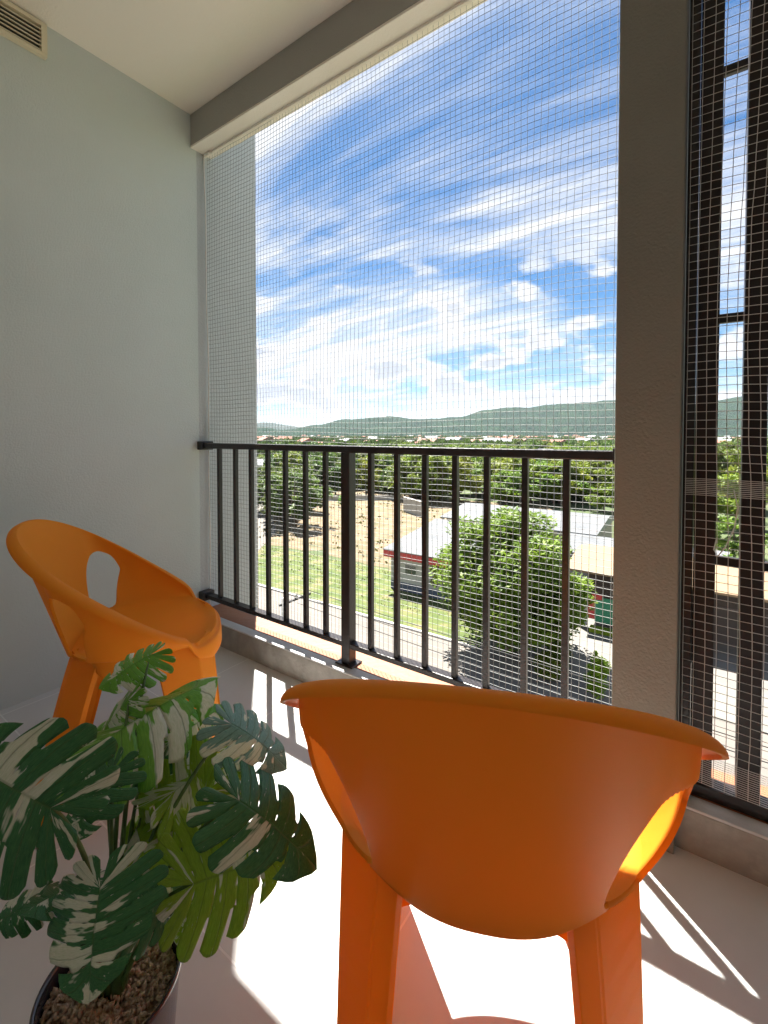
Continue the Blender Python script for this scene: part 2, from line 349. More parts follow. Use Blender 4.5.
# back and right walls behind the camera
bw = thing('back_wall', 'white wall with glazed doorway behind the balcony', 'wall', (0, YB, 0))
m = MB(); m.box((WX, -.15, 0), (-.9, 0, ZC)); m.box((.9, -.15, 0), (XR, 0, ZC)); m.box((-.9, -.15, 2.1), (.9, 0, ZC)); m.build('wall_panel', M['outwall'], bw)
m = MB()
for x0, x1 in ((-.9,-.85), (-.03,.03), (.85,.9)): m.box((x0, -.1, 0), (x1, -.04, 2.1))
m.box((-.85, -.1, 0), (-.03, -.04, .06)); m.box((.03, -.1, 0), (.85, -.04, .06)); m.box((-.85, -.1, 2.04), (-.03, -.04, 2.1)); m.box((.03, -.1, 2.04), (.85, -.04, 2.1))
m.build('door_frame', M['steel'], bw)
m = MB(); m.box((-.85, -.075, .06), (-.03, -.068, 2.04)); m.box((.03, -.075, .06), (.85, -.068, 2.04)); m.build('curtain', M['outwall'], bw)
m = MB(); m.box((XR, YB-.15, -.15), (XR+.15, DO, ZC)); m.build('side_wall', M['outwall'], label='white painted right side wall of the balcony', cat='wall')
# beam: face greyed for its shade, cream soffit sheet
bo = thing('ceiling_beam', 'beam with shade-darkened grey face and cream underside running along the top of the opening', 'beam', (0, DI, ZB))
m = MB(); m.box((WX, .01, .012), (XR, DO-DI, ZC-ZB), .004); m.build('beam_face', M['beam'], bo)
m = MB(); m.box((WX, .010, 0), (XR, DO-DI+.002, .0115), .002); m.build('soffit', M['soffit'], bo)
m = MB(); m.box((WX, DO-DI-.05, -.012), (XR, DO-DI-.035, -.0005), .002); m.build('net_batten', M['soffit'], bo)
# curb
cu = thing('balcony_curb', 'low rendered concrete kerb under the railing with pale top', 'kerb', (0, DI, 0))
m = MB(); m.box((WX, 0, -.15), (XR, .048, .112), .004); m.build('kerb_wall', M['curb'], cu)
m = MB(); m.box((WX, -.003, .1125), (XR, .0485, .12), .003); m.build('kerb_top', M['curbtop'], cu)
m = MB(); m.box((WX+.0, DI+.0495, -.42), (XR+2, 1.60, .1185), .004); m.build('outer_ledge', M['ledge'], label='orange painted ledge outside the railing, lit by the sun', cat='ledge')
# building face below
m = MB(); m.box((WX, DI, GZ), (XR+6, DO, -.151)); m.build('facade', M['outwall'], label='pale facade of the building below the balcony', cat='wall')
# column
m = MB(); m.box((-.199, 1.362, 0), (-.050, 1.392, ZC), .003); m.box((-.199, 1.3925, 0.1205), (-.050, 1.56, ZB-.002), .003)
m.build('column', M['column'], label='olive grey square column, colour darkened for backlight, between railing and slatted screen', cat='column')

# vent grille on the left wall under the ceiling
vt = thing('vent_grille', 'cream plastic air vent grille high on the grey wall by the ceiling', 'vent', (WX, .45, 2.745))
m = MB(); y0, y1, z0, z1 = -.5, .312, -.135, .0
m.box((0.0, y0, z1-.016), (.022, y1, z1), .002); m.box((0.0, y0, z0), (.022, y1, z0+.016), .002); m.box((0, y0, z0+.016), (.022, y0+.02, z1-.016)); m.box((0, y1-.02, z0+.016), (.022, y1, z1-.016))
m.build('frame', M['vent'], vt)
for k in range(6):
    zz = z0+.027+k*.0165; m = MB()
    m.add([(.002,y0+.02,zz),(.018,y0+.02,zz-.007),(.020,y0+.02,zz-.004),(.004,y0+.02,zz+.003),(.002,y1-.02,zz),(.018,y1-.02,zz-.007),(.020,y1-.02,zz-.004),(.004,y1-.02,zz+.003)], [(0,1,2,3),(7,6,5,4),(0,4,5,1),(1,5,6,2),(2,6,7,3),(3,7,4,0)])
    m.build('slat', M['vent'], vt)
m = MB(); m.box((.0005, y0+.021, z0+.017), (.0015, y1-.021, z1-.017)); m.build('backing', M['dark'], vt)

# railing
rl = thing('railing', 'dark brown metal balcony railing with square balusters', 'railing', (0, YR, 0))
m = MB(); m.box((WX+.012, -.026, 1.003), (-.208, .026, 1.031), .004); m.build('top_rail', M['steel'], rl)
m = MB(); m.box((WX+.012, -.020, .192), (-.208, .020, .214), .003); m.build('bottom_rail', M['steel'], rl)
for (x0, x1, zz) in ((WX, WX+.05, 1.017), (WX, WX+.05, .203), (-.214, -.1995, 1.017), (-.214, -.1995, .203)):
    m = MB(); hh = .03; w = .034
    m.box((x0+.0005, -w, zz-hh/1.3), (x1, w, zz+hh/1.3), .004); m.build('wall_bracket', M['steel'], rl)
xs = [-2.085, -1.951, -1.828, -1.706, -1.585, -1.456, -1.336, None, -1.092, -.966, -.841, -.719, -.601, -.471, -.344]
for x in xs:
    if x is None: continue
    m = MB(); m.box((x-.010, -.010, .2141), (x+.010, .010, 1.0029), .002); m.build('baluster', M['steel'], rl)
x = -1.209
m = MB(); m.box((x-.0225, -.0225, .127), (x+.0225, .0225, 1.0029), .003); po = m.build('post', M['steel'], rl)
m = MB(); m.box((x-.045, -.036, .1203), (x+.045, .036, .1268), .002); fp = m.build('foot_plate', M['steel'], po)

# slatted screen on the right
scn = thing('slatted_screen', 'dark brown vertical slatted screen right of the column', 'screen', (0, 1.47, 0))
m = MB(); m.box((-.047, -.03, .1205), (-.0225, .03, ZB-.01), .003); m.build('frame', M['steel'], scn)
m = MB(); m.box((XR-.03, -.03, .1205), (XR-.001, .03, ZB-.01), .003); m.build('frame', M['steel'], scn)
m = MB(); m.box((-.022, -.025, .1205), (XR-.032, .025, .155), .003); m.build('bottom_rail', M['steel'], scn)
m = MB(); m.box((-.022, -.025, ZB-.05), (XR-.032, .025, ZB-.013), .003); m.build('top_rail', M['steel'], scn)
sx = -.0215; k = 0
while sx < XR-.1:
    m = MB(); m.box((sx, -.02, .157), (sx+.048, .035, ZB-.052), .003); m.build('slat', M['slat'], scn)
    sx += .098
for zz in (.74, 1.385, 2.03):
    m = MB(); m.box((-.022, .0365, zz-.012), (XR-.032, .052, zz+.012), .002); m.build('crossbar', M['steel'], scn)

# ------------------------------------------------------------------ nets
def net(name, x0, x1, zrows, yf, sp, r, seed, edges=True, mat=None, **kw):
    """knotted net: each thread a thin 3-sided tube following the sagging surface"""
    nx = int((x1-x0)/sp)+1; mb = MB(); V = Vector
    def wob(x, z):
        a = noise.noise(V((x*1.3+seed, z*1.1, 0))); b = noise.noise(V((x*1.1, z*1.4+seed, 5)))
        c = noise.noise(V((x*9+seed, z*9, 9))); d = noise.noise(V((x*11, z*8+seed, 14)))
        return a*.016 + c*.0026, b*.018 + d*.0024
    pts = {}
    nz = len(zrows)
    for i in range(nx):
        x = x0 + (x1-x0)*i/(nx-1)
        ed = min(1, min(i, nx-1-i)/6)
        for j, z in enumerate(zrows):
            wx, wz = wob(x, z)
            sagz = wz*(.35+.65*ed)
            y = yf + .010*noise.noise(V((x*1.6, z*1.3, seed*2)))
            pts[i, j] = V((x + wx*ed, y, z + sagz))
    for i in range(nx):
        mb.tube([pts[i, j] for j in range(nz)], r, 3, False)
    for j in range(nz):
        mb.tube([pts[i, j] for i in range(nx)], r, 3, False)
    # knots
    kv = [V((r*1.7,0,0)), V((-r*1.7,0,0)), V((0,r*1.7,0)), V((0,-r*1.7,0)), V((0,0,r*1.7)), V((0,0,-r*1.7))]
    kf = [(0,2,4),(2,1,4),(1,3,4),(3,0,4),(2,0,5),(1,2,5),(3,1,5),(0,3,5)]
    for p in pts.values(): mb.add([p+q for q in kv], kf, True)
    return mb.build(name, mat or M['net'], **kw), pts
SP = .0216
rows = [ZB-.004 - k*SP for k in range(int((ZB-.13)/SP))]
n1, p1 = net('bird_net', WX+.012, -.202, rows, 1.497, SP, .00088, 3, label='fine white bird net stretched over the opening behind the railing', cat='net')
z = 2.56; rows = []
while z > .17:
    rows.append(z)
    if .922 < z < .966: z -= .0046
    elif z < .26: z -= .0055
    else: z -= SP*1.0
n2, p2 = net('bird_net', -.040, XR-.01, rows, 1.428, SP*1.02, .00095, 11, mat=M['cord'], label='white bird net in front of the slatted screen, gathered in a band', cat='net')  # brighter cord colour than the sunlit net, to lift it from balcony shade
# cords
m = MB(); pts = []
for k in range(40):
    z = .14 + (ZB-.15)*k/39
    pts.append((WX+.012+.024*noise.noise(Vector((z*1.7, 3, 1)))+.004, 1.485+.006*math.sin(z*2.1), z))
m.tube(pts, .0034, 6); m.build('edge_cord', M['cord'], label='white cord running down the wall along the net edge', cat='cord')
m = MB()
m.tube([(WX+.005,1.478,ZB-.03),(WX+.03,1.47,ZB-.012),(WX+.06,1.475,ZB-.008),(WX+.085,1.48,ZB-.02)], .003, 6)
m.tube([(WX+.05,1.478,ZB-.02),(WX+.055,1.475,ZB+.0)], .004, 6); m.build('cord_knot', M['cord'], label='small white knotted cord end hooked at the beam corner', cat='cord')
m = MB(); m.tube([(.060,1.418,.94),(.068,1.405,.90),(.062,1.40,.85),(.045,1.402,.80),(.030,1.40,.775),(.022,1.404,.79),(.028,1.41,.82)], .0016, 6)
m.build('loose_cord', M['cord'], label='loose white cord end hanging from the gathered net band', cat='cord')

# ------------------------------------------------------------------ chairs
def sgn(x): return 1 if x >= 0 else -1
def pw(x, e): return sgn(x)*abs(x)**e
def se(th):      # seat edge
    s, c = math.sin(th), math.cos(th)
    x = .243*pw(s, .80); y = .05 - (.195 if c > 0 else .222)*pw(c, .78)
    d = abs(math.degrees(math.atan2(s, c)))
    z = .450 - .010*max(0, -c)**2 - (.036*math.cos(min(1, d/40)*math.pi/2)**1.5 if d < 40 else 0)
    return Vector((x, y, z))
def rimp(th):
    s, c = math.sin(th), math.cos(th)
    x = .284*pw(s, .86); y = -(.268 if c > 0 else .285)*pw(c, .84)
    z = .810 - .739*(y+.272)
    lo = .452; d = z-lo
    z = lo + (.5*(d+math.sqrt(d*d+.0004)))
    dd = abs(math.degrees(math.atan2(s, c))); t = min(1, max(0, (dd-124)/12)); z -= .028*t*t*(3-2*t)
    return Vector((x, y, z))
def shell_p(th, v):
    a, b = se(th), rimp(th); out = Vector((math.sin(th), -math.cos(th), 0))
    if v <= 1:
        p = a.lerp(b, v)
        bul = math.sin(math.pi*min(1, v))
        hgt = b.z-a.z
        dd = abs(math.degrees(th)); sd = min(1, max(0, (dd-48)/16)); sd = sd*sd*(3-2*sd)
        p += out*(.018*sd*math.sin(math.pi*min(1, v))**.8*min(1, hgt/.2)) + Vector((0,0,-.010*bul*sd*(1 if math.cos(th) > -.6 else .3)))
        # concave blend from the seat
        return p
    t = (v-1)/.16
    fr = max(0, -math.cos(th))
    w = .030 if abs(math.degrees(th)) < 126 else .018
    w = .030 + (.008-.030)*min(1, max(0, (abs(math.degrees(th))-118)/12))
    w *= .45+.55*abs(math.sin(th))**1.5
    dz = .009 + .013*abs(math.sin(th))**2 + .040*min(1, max(0, (abs(math.degrees(th))-128)/22))
    ang = t*math.pi/2
    return b + out*(w*math.sin(ang)) + Vector((0, 0, .003*math.sin(ang) - dz*(1-math.cos(ang))))
def make_chair(label):
    root = thing('armchair', label, 'chair', group='orange plastic armchairs')
    NT, NV, NL = 240, 44, 6
    bm = bmesh.new()
    vl = [i/NV for i in range(NV+1)] + [1+.16*(k+1)/NL for k in range(NL)]
    def hole(th, v):   # value <1 inside
        d = math.degrees(th); sg = 1 if d >= 0 else -1; d = abs(d)
        vc, vh = .40, .392; w_ = max(0, v)
        bk = 33 + 23*(w_/.75)**1.7; fr = 62 + 15*min(1, w_/.6); nn = 3.2 if v > vc else 8
        tc = (bk+fr)/2; hw = (fr-bk)/2
        return (abs((d-tc)/hw)**nn + abs((v-vc)/vh)**nn)**(1/nn), tc*sg, vc
    inside = set(); grid = {}
    par = {}
    for i in range(NT):
        th = -math.pi + 2*math.pi*i/NT
        for j, v in enumerate(vl): par[i, j] = [th, v]
    faces = []
    for i in range(NT):
        for j in range(len(vl)-1):
            i2 = (i+1) % NT
            thc = -math.pi + 2*math.pi*(i+.5)/NT; vc = (vl[j]+vl[j+1])/2
            if vc < 1 and hole(thc, vc)[0] < 1: inside.add((i, j))
            else: faces.append((i, i2, j))
    bnd = set()
    for (i, j) in inside:
        for (a, b) in ((i, j), ((i+1) % NT, j), ((i+1) % NT, j+1), (i, j+1)):
            for (fa, fb) in ((a, b), ((a-1) % NT, b), (a, b-1), ((a-1) % NT, b-1)):
                if fb >= 0 and (fa, fb) not in inside: bnd.add((a, b))
    for (a, b) in bnd:
        th, v = par[a, b]
        for _ in range(3):
            h, tcd, vc = hole(th, v)
            th = R(tcd) + (th-R(tcd))/h; v = vc + (v-vc)/h
        par[a, b] = [th, v]
    for k_, (th, v) in par.items(): grid[k_] = bm.verts.new(shell_p(th, v))
    for i, i2, j in faces:
        bm.faces.new((grid[i, j], grid[i2, j], grid[i2, j+1], grid[i, j+1]))
    # seat rings
    prev = [grid[i, 0] for i in range(NT)]; cen = Vector((0, .06, .425))
    for k in range(1, 12):
        t = 1 - k/12; cur = []
        for i in range(NT):
            th = -math.pi + 2*math.pi*i/NT; e = se(th)
            p = cen.lerp(e, t); p.z = e.z*t**3 + cen.z*(1-t**3) if True else p.z
            cur.append(bm.verts.new(p))
        for i in range(NT): bm.faces.new((prev[i], cur[i], cur[(i+1) % NT], prev[(i+1) % NT]))
        prev = cur
    cv = bm.verts.new(cen)
    for i in range(NT): bm.faces.new((prev[i], cv, prev[(i+1) % NT]))
    bmesh.ops.remove_doubles(bm, verts=bm.verts, dist=.0002)
    bmesh.ops.recalc_face_normals(bm, faces=bm.faces)
    me = bpy.data.meshes.new('seat_shell'); bm.to_mesh(me); bm.free()
    me.polygons.foreach_set('use_smooth', [True]*len(me.polygons)); me.materials.append(M['orange'])
    o = link(bpy.data.objects.new('seat_shell', me), root)
    md = o.modifiers.new('thick', 'SOLIDIFY'); md.thickness = .007; md.offset = 0; md.use_even_offset = False
    bv = o.modifiers.new('bev', 'BEVEL'); bv.width = .0022; bv.segments = 2; bv.limit_method = 'ANGLE'; bv.angle_limit = R(50)
    # apron: rim of material under the seat, arched between the legs
    m = MB(); vs_ = []; n = 120
    for i in range(n):
        th = -math.pi + 2*math.pi*i/n; e = se(th); dg = abs(math.degrees(th))
        k_ = min(1, max(0, (dg-62)/5))*min(1, max(0, (104-dg)/5)) + min(1, max(0, (dg-146)/6)); zl = (e.z-.005)*(1-k_) + (.405 - (.012 if dg > 120 else 0))*k_
        ins = Vector((e.x, e.y-.075, 0)).normalized()
        top = e + ins*.001 - Vector((0,0,.004)); bot = Vector((e.x, e.y, zl)) - ins*.006
        vs_ += [top, bot, bot-ins*.007, top-ins*.007]
    fs = []
    for i in range(n):
        a = i*4; b = ((i+1) % n)*4
        for q in range(3): fs.append((a+q, b+q, b+q+1, a+q+1))
    m.add(vs_, fs, True)
    NB = 16; bv_ = []
    for k in range(NB+1):
        x_ = -.128 + .256*k/NB; q_ = x_/.128; zb = .400 - .045*abs(q_)**2.2; yb = -.098 + .012*q_*q_
        bv_ += [(x_, yb, .440), (x_, yb, zb), (x_, yb+.006, zb), (x_, yb+.006, .440)]
    m.add(bv_, [(4*k+q, 4*k+4+q, 4*k+4+(q+1) % 4, 4*k+(q+1) % 4) for k in range(NB) for q in range(4)])
    m.build('apron', M['orange'], root)
    # legs: angular V-section, tapering and splayed
    def leg(top, bot, sx):
        tk = .008; mb = MB(); secs = []
        NZ = 14
        for k in range(NZ+1):
            t = k/NZ; z = .449*(1-t)
            e = t**.9
            Rr, A, B = [Vector((top[q][0]+(bot[q][0]-top[q][0])*e, top[q][1]+(bot[q][1]-top[q][1])*e)) for q in range(3)]
            # thickness inward
            def off(p, q, s): d = (q-p).normalized(); return Vector((-d.y, d.x))*s
            da = (A-Rr).normalized(); db = (B-Rr).normalized(); bis = (da+db).normalized()
            na = Vector((-da.y, da.x)); na = na if na.dot(bis) > 0 else -na
            nb = Vector((-db.y, db.x)); nb = nb if nb.dot(bis) > 0 else -nb
            Ri = Rr + bis*(tk/max(.3, na.dot(bis)))
            lipa = A + na*tk*2.2; lipb = B + nb*tk*2.2
            sec = [A, Rr + da*.004, Rr + bis*.0012, Rr + db*.004, B, lipb, B + nb*tk - db*tk, Ri, A + na*tk - da*tk, lipa]
            secs.append([(p.x*sx, p.y, z) for p in sec])
        n_ = len(secs[0]); vs = [p for s_ in secs for p in s_]; fs = []
        for k in range(NZ):
            for q in range(n_):
                q2 = (q+1) % n_; f = (k*n_+q, k*n_+q2, (k+1)*n_+q2, (k+1)*n_+q); fs.append(f if sx > 0 else f[::-1])
        fs.append(tuple(range(n_))); fs.append(tuple(NZ*n_+q for q in range(n_))[::-1])
        mb.add(vs, fs, False)
        return mb
    rt = [(.150,-.108), (.226,-.040), (.116,-.124)]; rb = [(.164,-.222), (.208,-.155), (.142,-.232)]
    ft = [(.204,.214), (.240,.100), (.130,.252)]; fb = [(.232,.270), (.256,.185), (.178,.294)]
    for s in (-1, 1):
        for nm, a, b in (('leg', rt, rb), ('leg', ft, fb)):
            lo = leg(a, b, s).build(nm, M['orange'], root)
            bv = lo.modifiers.new('bev', 'BEVEL'); bv.width = .0015; bv.segments = 2; bv.limit_method = 'ANGLE'; bv.angle_limit = R(40)
    return root
ch = make_chair('orange plastic armchair seen from behind in front of the column')
ch.location = (-.293, .695, 0); ch.rotation_euler = (0, 0, .412)
ch2 = copy_tree(ch); ch2['label'] = 'orange plastic armchair beside the grey wall, facing the railing, behind the potted plant'
ch2.location = (-1.535, .721, 0); ch2.rotation_euler = (0, 0, -.576)

# ------------------------------------------------------------------ potted monstera
def leaf_mesh(seed, L=1.0, Wd=1.0, lobes=6, droop=.25, fold=.18, open_=1.0, curl=.1):
    r_ = random.Random(seed); me = bpy.data.meshes.new('leaf')
    vs, fs, uvs = [], [], []
    NS, NT = 7, 20
    rad = [(0, 1.0), (14, .88), (30, .74), (50, .64), (75, .58), (100, .55), (125, .52), (150, .46), (172, .34)]
    def rr(a):
        for (a0, r0), (a1, r1) in zip(rad, rad[1:]):
            if a <= a1: t = (a-a0)/(a1-a0); t = t*t*(3-2*t)*.5+t*.5; return r0+(r1-r0)*t
        return rad[-1][1]
    for side in (-1, 1):
        jit = [r_.uniform(-.02, .02) for _ in range(lobes+1)]
        slitd = [r_.uniform(.34, .60) for _ in range(lobes+1)]
        wav = [r_.uniform(-1, 1) for _ in range(lobes)]
        for k in range(lobes):
            s0, s1 = k/lobes, (k+1)/lobes      # 0 = tip, 1 = base
            ids = {}
            for i in range(NS+1):
                p = i/NS
                for j in range(NT+1):
                    t = j/NT
                    def gap(sd, tt, first):
                        if first: return 0
                        g = .0
                        if .13 < tt < .25: g = .028*math.sin((tt-.13)/.12*math.pi)*open_
                        if tt > sd: g = (.03+.17*(tt-sd))*open_*min(1, (tt-sd)/.10)
                        return g
                    g0 = gap(slitd[k], t, k == 0); g1 = gap(slitd[k+1], t, k == lobes-1)
                    pp = p*(1-(g0+g1)) + g0
                    s = s0 + (s1-s0)*pp
                    ang = 172*(s**.92) * (1) ; ang = max(0, ang)
                    mo = .80*(1-s)**1.3 * (1 if s < .97 else 1) # origin along midrib
                    mo = max(0, .84*(1-s*1.45)) if s < .69 else 0
                    Rm = rr(ang)*(1+jit[k])
                    if k > 0 or True:
                        e = abs(2*p-1)**3.2; rd = .12 if k > 0 else .04
                        Rm *= 1 - (rd*e if not (k == 0 and p < .5) else 0)*(1 if t > .5 else 0)**1
                    # blend the rounding only close to margin
                    base = Vector((0, mo)); a = R(ang)
                    mar = Vector((math.sin(a)*Rm*Wd, math.cos(a)*Rm))
                    q = base.lerp(mar, t)
                    # forward curve of veins
                    q.y += .05*math.sin(t*math.pi)*(1-s) 
                    x = q.x*side; y = q.y
                    z = -fold*abs(x) - droop*(max(0, y)**2)*.55 - droop*.8*x*x + .10*droop*(min(0, y)**2)
                    z += .025*wav[k]*t*t*math.sin(p*math.pi*1.0) + .018*math.sin(p*math.pi)*t
                    z += curl*.12*math.sin(5*y+seed)*t
                    ids[i, j] = len(vs); vs.append((x*L, y*L, z*L)); uvs.append((k+p+(20 if side > 0 else 0), t))
            for i in range(NS):
                for j in range(NT):
                    f = (ids[i, j], ids[i+1, j], ids[i+1, j+1], ids[i, j+1]); fs.append(f if side > 0 else f[::-1])
    me.from_pydata(vs, [], fs)
    uvl = me.uv_layers.new(name='vein')
    d = []
    for f in me.polygons:
        for li in f.loop_indices: d += list(uvs[me.loops[li].vertex_index])
    uvl.data.foreach_set('uv', d)
    bm = bmesh.new(); bm.from_mesh(me); bmesh.ops.remove_doubles(bm, verts=bm.verts, dist=.0004*L)
    bmesh.ops.recalc_face_normals(bm, faces=bm.faces); bm.to_mesh(me); bm.free()
    me.polygons.foreach_set('use_smooth', [True]*len(me.polygons)); me.update()
    return me
PX, PY = -.742, .318; PZ = .215
plant = thing('potted_plant', 'variegated green and white monstera in a dark round pot on the tiled floor', 'potted plant', (PX, PY, 0))
def loc(p): return Vector(p) - Vector((PX, PY, 0))
m = MB(); m.lathe([(.0, 0), (.074, 0), (.079, .005), (.099, .225), (.1015, .232), (.1, .236), (.0965, .236), (.0945, .230), (.092, .19), (0, .19)], 64); m.build('pot', M['pot'], plant)
m = MB(); rc = random.Random(5)
m.add([(0, 0, .205)] + [(.0925*math.cos(2*math.pi*k/32), .0925*math.sin(2*math.pi*k/32), .203) for k in range(32)], [(0, k+1, (k+1) % 32+1) for k in range(32)])
for _ in range(1100):
    a = rc.uniform(0, 2*math.pi); rr_ = .09*math.sqrt(rc.random()); p = Vector((rr_*math.cos(a), rr_*math.sin(a), .207+rc.uniform(0, .008)+.006*(1-(rr_/.09)**2)))
    s = rc.uniform(.004, .0075); rot = Matrix.Rotation(rc.uniform(0, 6), 3, 'Z') @ Matrix.Rotation(rc.uniform(-.9, .9), 3, 'X') @ Matrix.Rotation(rc.uniform(0, 6), 3, 'Y')
    q = [Vector(v) for v in ((1,0,0),(-1,0,0),(0,.62,0),(0,-.62,0),(0,0,.5),(0,0,-.5))]
    m.add([p + rot @ (v*s*rc.uniform(.8, 1.25)) for v in q], [(0,2,4),(2,1,4),(1,3,4),(3,0,4),(2,0,5),(1,2,5),(3,1,5),(0,3,5)], True)
m.build('bark_chips', M['chips'], plant, kind='stuff')
DG = ((.04,.17,.06), (.09,.28,.09)); MG = ((.14,.40,.04), (.24,.55,.06)); YG = ((.26,.44,.03), (.42,.60,.06)); SHEEN_G = ((.17,.33,.26), (.30,.48,.40))  # bluish green paints the sky's reflection into the leaf colour
# base px,py,depth | tip px,py,depth | normal hint (right, up, toward camera) | width, droop, fold, green, white threshold, seed
LV = [
 ((150,655,.93), (97,684,.86), (-.2,.8,.6), .95, .25, .35, MG, .60, 1),
 ((104,741,.80), (216,664,.96), (-.5,.6,.7), .80, .30, .42, MG, .56, 2),
 ((232,724,.86), (292,756,.84), (.0,1,.12), .85, .45, .15, SHEEN_G, .62, 3),
 ((176,790,.80), (246,736,.92), (-.35,.55,.75), .85, .3, .4, YG, .52, 4),
 ((238,800,.74), (324,856,.72), (.15,1,.22), .82, .35, .12, DG, .62, 5),
 ((194,884,.70), (290,850,.75), (.15,.25,.95), 1.15, .15, .08, YG, .585, 6),
 ((205,792,.82), (118,878,.74), (.2,.45,.9), 1.0, .2, .15, YG, .58, 7),
 ((50,808,.62), (-60,752,.60), (.1,.5,.85), 1.0, .25, -.05, DG, .58, 8),
 ((112,772,.74), (60,842,.66), (-.2,.6,.8), .9, .3, .2, DG, .60, 9),
 ((100,888,.60), (80,1006,.53), (-.15,.6,.8), 1.3, .3, .10, DG, .54, 10),
 ((135,915,.66), (192,888,.72), (.2,.7,.7), .9, .3, .3, DG, .60, 11),
 ((170,742,.88), (228,700,.98), (.2,.7,.6), .75, .3, .4, MG, .56, 12),
 ((148,752,.86), (205,770,.86), (0,.8,.5), .8, .4, .3, DG, .57, 13),
 ((90,880,.66), (25,900,.60), (-.3,.85,.4), .9, .4, .2, DG, .55, 14),
 ((128,700,.86), (85,745,.84), (-.3,.75,.5), .8, .35, .3, MG, .54, 15),
 ((40,900,.64), (-20,925,.60), (-.2,.9,.4), .8, .4, .2, DG, .56, 17),
 ((150,870,.72), (128,812,.80), (.2,.5,.8), .75, .3, .2, YG, .55, 18),
 ((190,905,.72), (176,950,.70), (.3,.6,.7), .8, .3, .3, YG, .50, 16),
]
camR = RM @ Vector((1,0,0)); camB = RM @ Vector((0,0,1)); UP = Vector((0,0,1))
core = Vector((PX, PY, .21))
for i, (b0, t0, nh, wd, dr, fo, gr, thr, sd) in enumerate(LV):
    b = P3(*b0); t = P3(*t0); yv = (t-b); L = yv.length; yv.normalize()
    nrm = camR*nh[0] + UP*nh[1] + camB*nh[2]; nrm = (nrm - yv*nrm.dot(yv)).normalized(); xv = yv.cross(nrm).normalized()
    me = leaf_mesh(sd, 1.0, wd*1.12, 6 if i % 3 else 7, dr, fo)
    me.materials.append(monstera_mat('monstera_%s' % ('leaf'), thr-.03, gr[0], gr[1], sd*7.31))
    o = link(bpy.data.objects.new('leaf', me), plant)
    mt = Matrix((xv, yv, nrm)).transposed().to_4x4() @ Matrix.Diagonal((L, L, L, 1)); mt.translation = loc(b); o.matrix_local = mt
    sm_ = o.modifiers.new('thick', 'SOLIDIFY'); sm_.thickness = .004; sm_.offset = 0
    # stem
    a = core + Vector((rc.uniform(-.018, .018), rc.uniform(-.018, .018), -.01)); mid = Vector((core.x*.7+b.x*.3, core.y*.7+b.y*.3, a.z + (b.z-a.z)*.72 + .02))
    pts = []
    endp = b - nrm*.003
    for k in range(15):
        s = k/14; pts.append((a*(1-s)**2 + mid*2*s*(1-s) + endp*s*s) - Vector((PX, PY, 0)))
    MB().tube(pts, [.0048-.0024*k/14 for k in range(15)], 8).build('stem', M['stem'], plant)
m = MB(); m.tube([(-.006,0,.2),(-.004,.002,.26),(-.002,0,.33),(0,.004,.40)], [.011,.010,.008,.004], 10); m.tube([(.010,.006,.2),(.012,.006,.27),(.012,.01,.35)], [.010,.008,.004], 10)
m.build('main_stem', M['stem'], plant)

# ------------------------------------------------------------------ land
bm_ = MB(); S = 9000; n = 36
for i in range(n+1):
    for j in range(n+1): bm_.v.append((-S + 2*S*i/n, -S + 2*S*j/n, GZ))
for i in range(n):
    for j in range(n): bm_.f.append((i*(n+1)+j, (i+1)*(n+1)+j, (i+1)*(n+1)+j+1, i*(n+1)+j+1)); bm_.sm.append(False); bm_.mi.append(0)
bm_.build('ground', M['ground'], kind='structure')
def sheet(name, pts, z, mat, kind='structure'):
    # slightly ragged outline
    m = MB(); m.add([(p[0], p[1], GZ+z) for p in pts], [tuple(range(len(pts)))]); return m.build(name, M[mat], kind=kind)
def ragged(x0, y0, x1, y1, amp, n=26, seed=0):
    out = []
    for k in range(n): out.append((x0+(x1-x0)*k/n, y0+amp*noise.noise(Vector((k*.5, seed, 0)))))
    for k in range(n): out.append((x1+amp*noise.noise(Vector((k*.5, seed, 3))), y0+(y1-y0)*k/n))
    for k in range(n): out.append((x1-(x1-x0)*k/n, y1+amp*noise.noise(Vector((k*.5, seed, 6)))))
    for k in range(n): out.append((x0+amp*noise.noise(Vector((k*.5, seed, 9))), y1-(y1-y0)*k/n))
    return out
sheet('road', [(-140,13.5),(90,13.5),(90,28.5),(-140,28.5)], .02, 'conc')
m = MB(); m.box((-140, 28.5, GZ), (-12.5, 28.75, GZ+.14)); m.build('road_kerb', M['kerb'], kind='structure')
sheet('forecourt', [(-12.4,28.502),(40,28.502),(40,52),(-12.4,50)], .032, 'pave')
sheet('grass_verge', ragged(-60, 28.8, -12.6, 40, .6, seed=2), .012, 'grass')
sheet('dry_field', ragged(-78, 40.5, -24, 92, 3, seed=5), .016, 'earth')
sheet('side_lane', [(-44,28.9),(-39,28.9),(-52,46),(-95,80),(-100,76),(-57,44)], .024, 'conc')
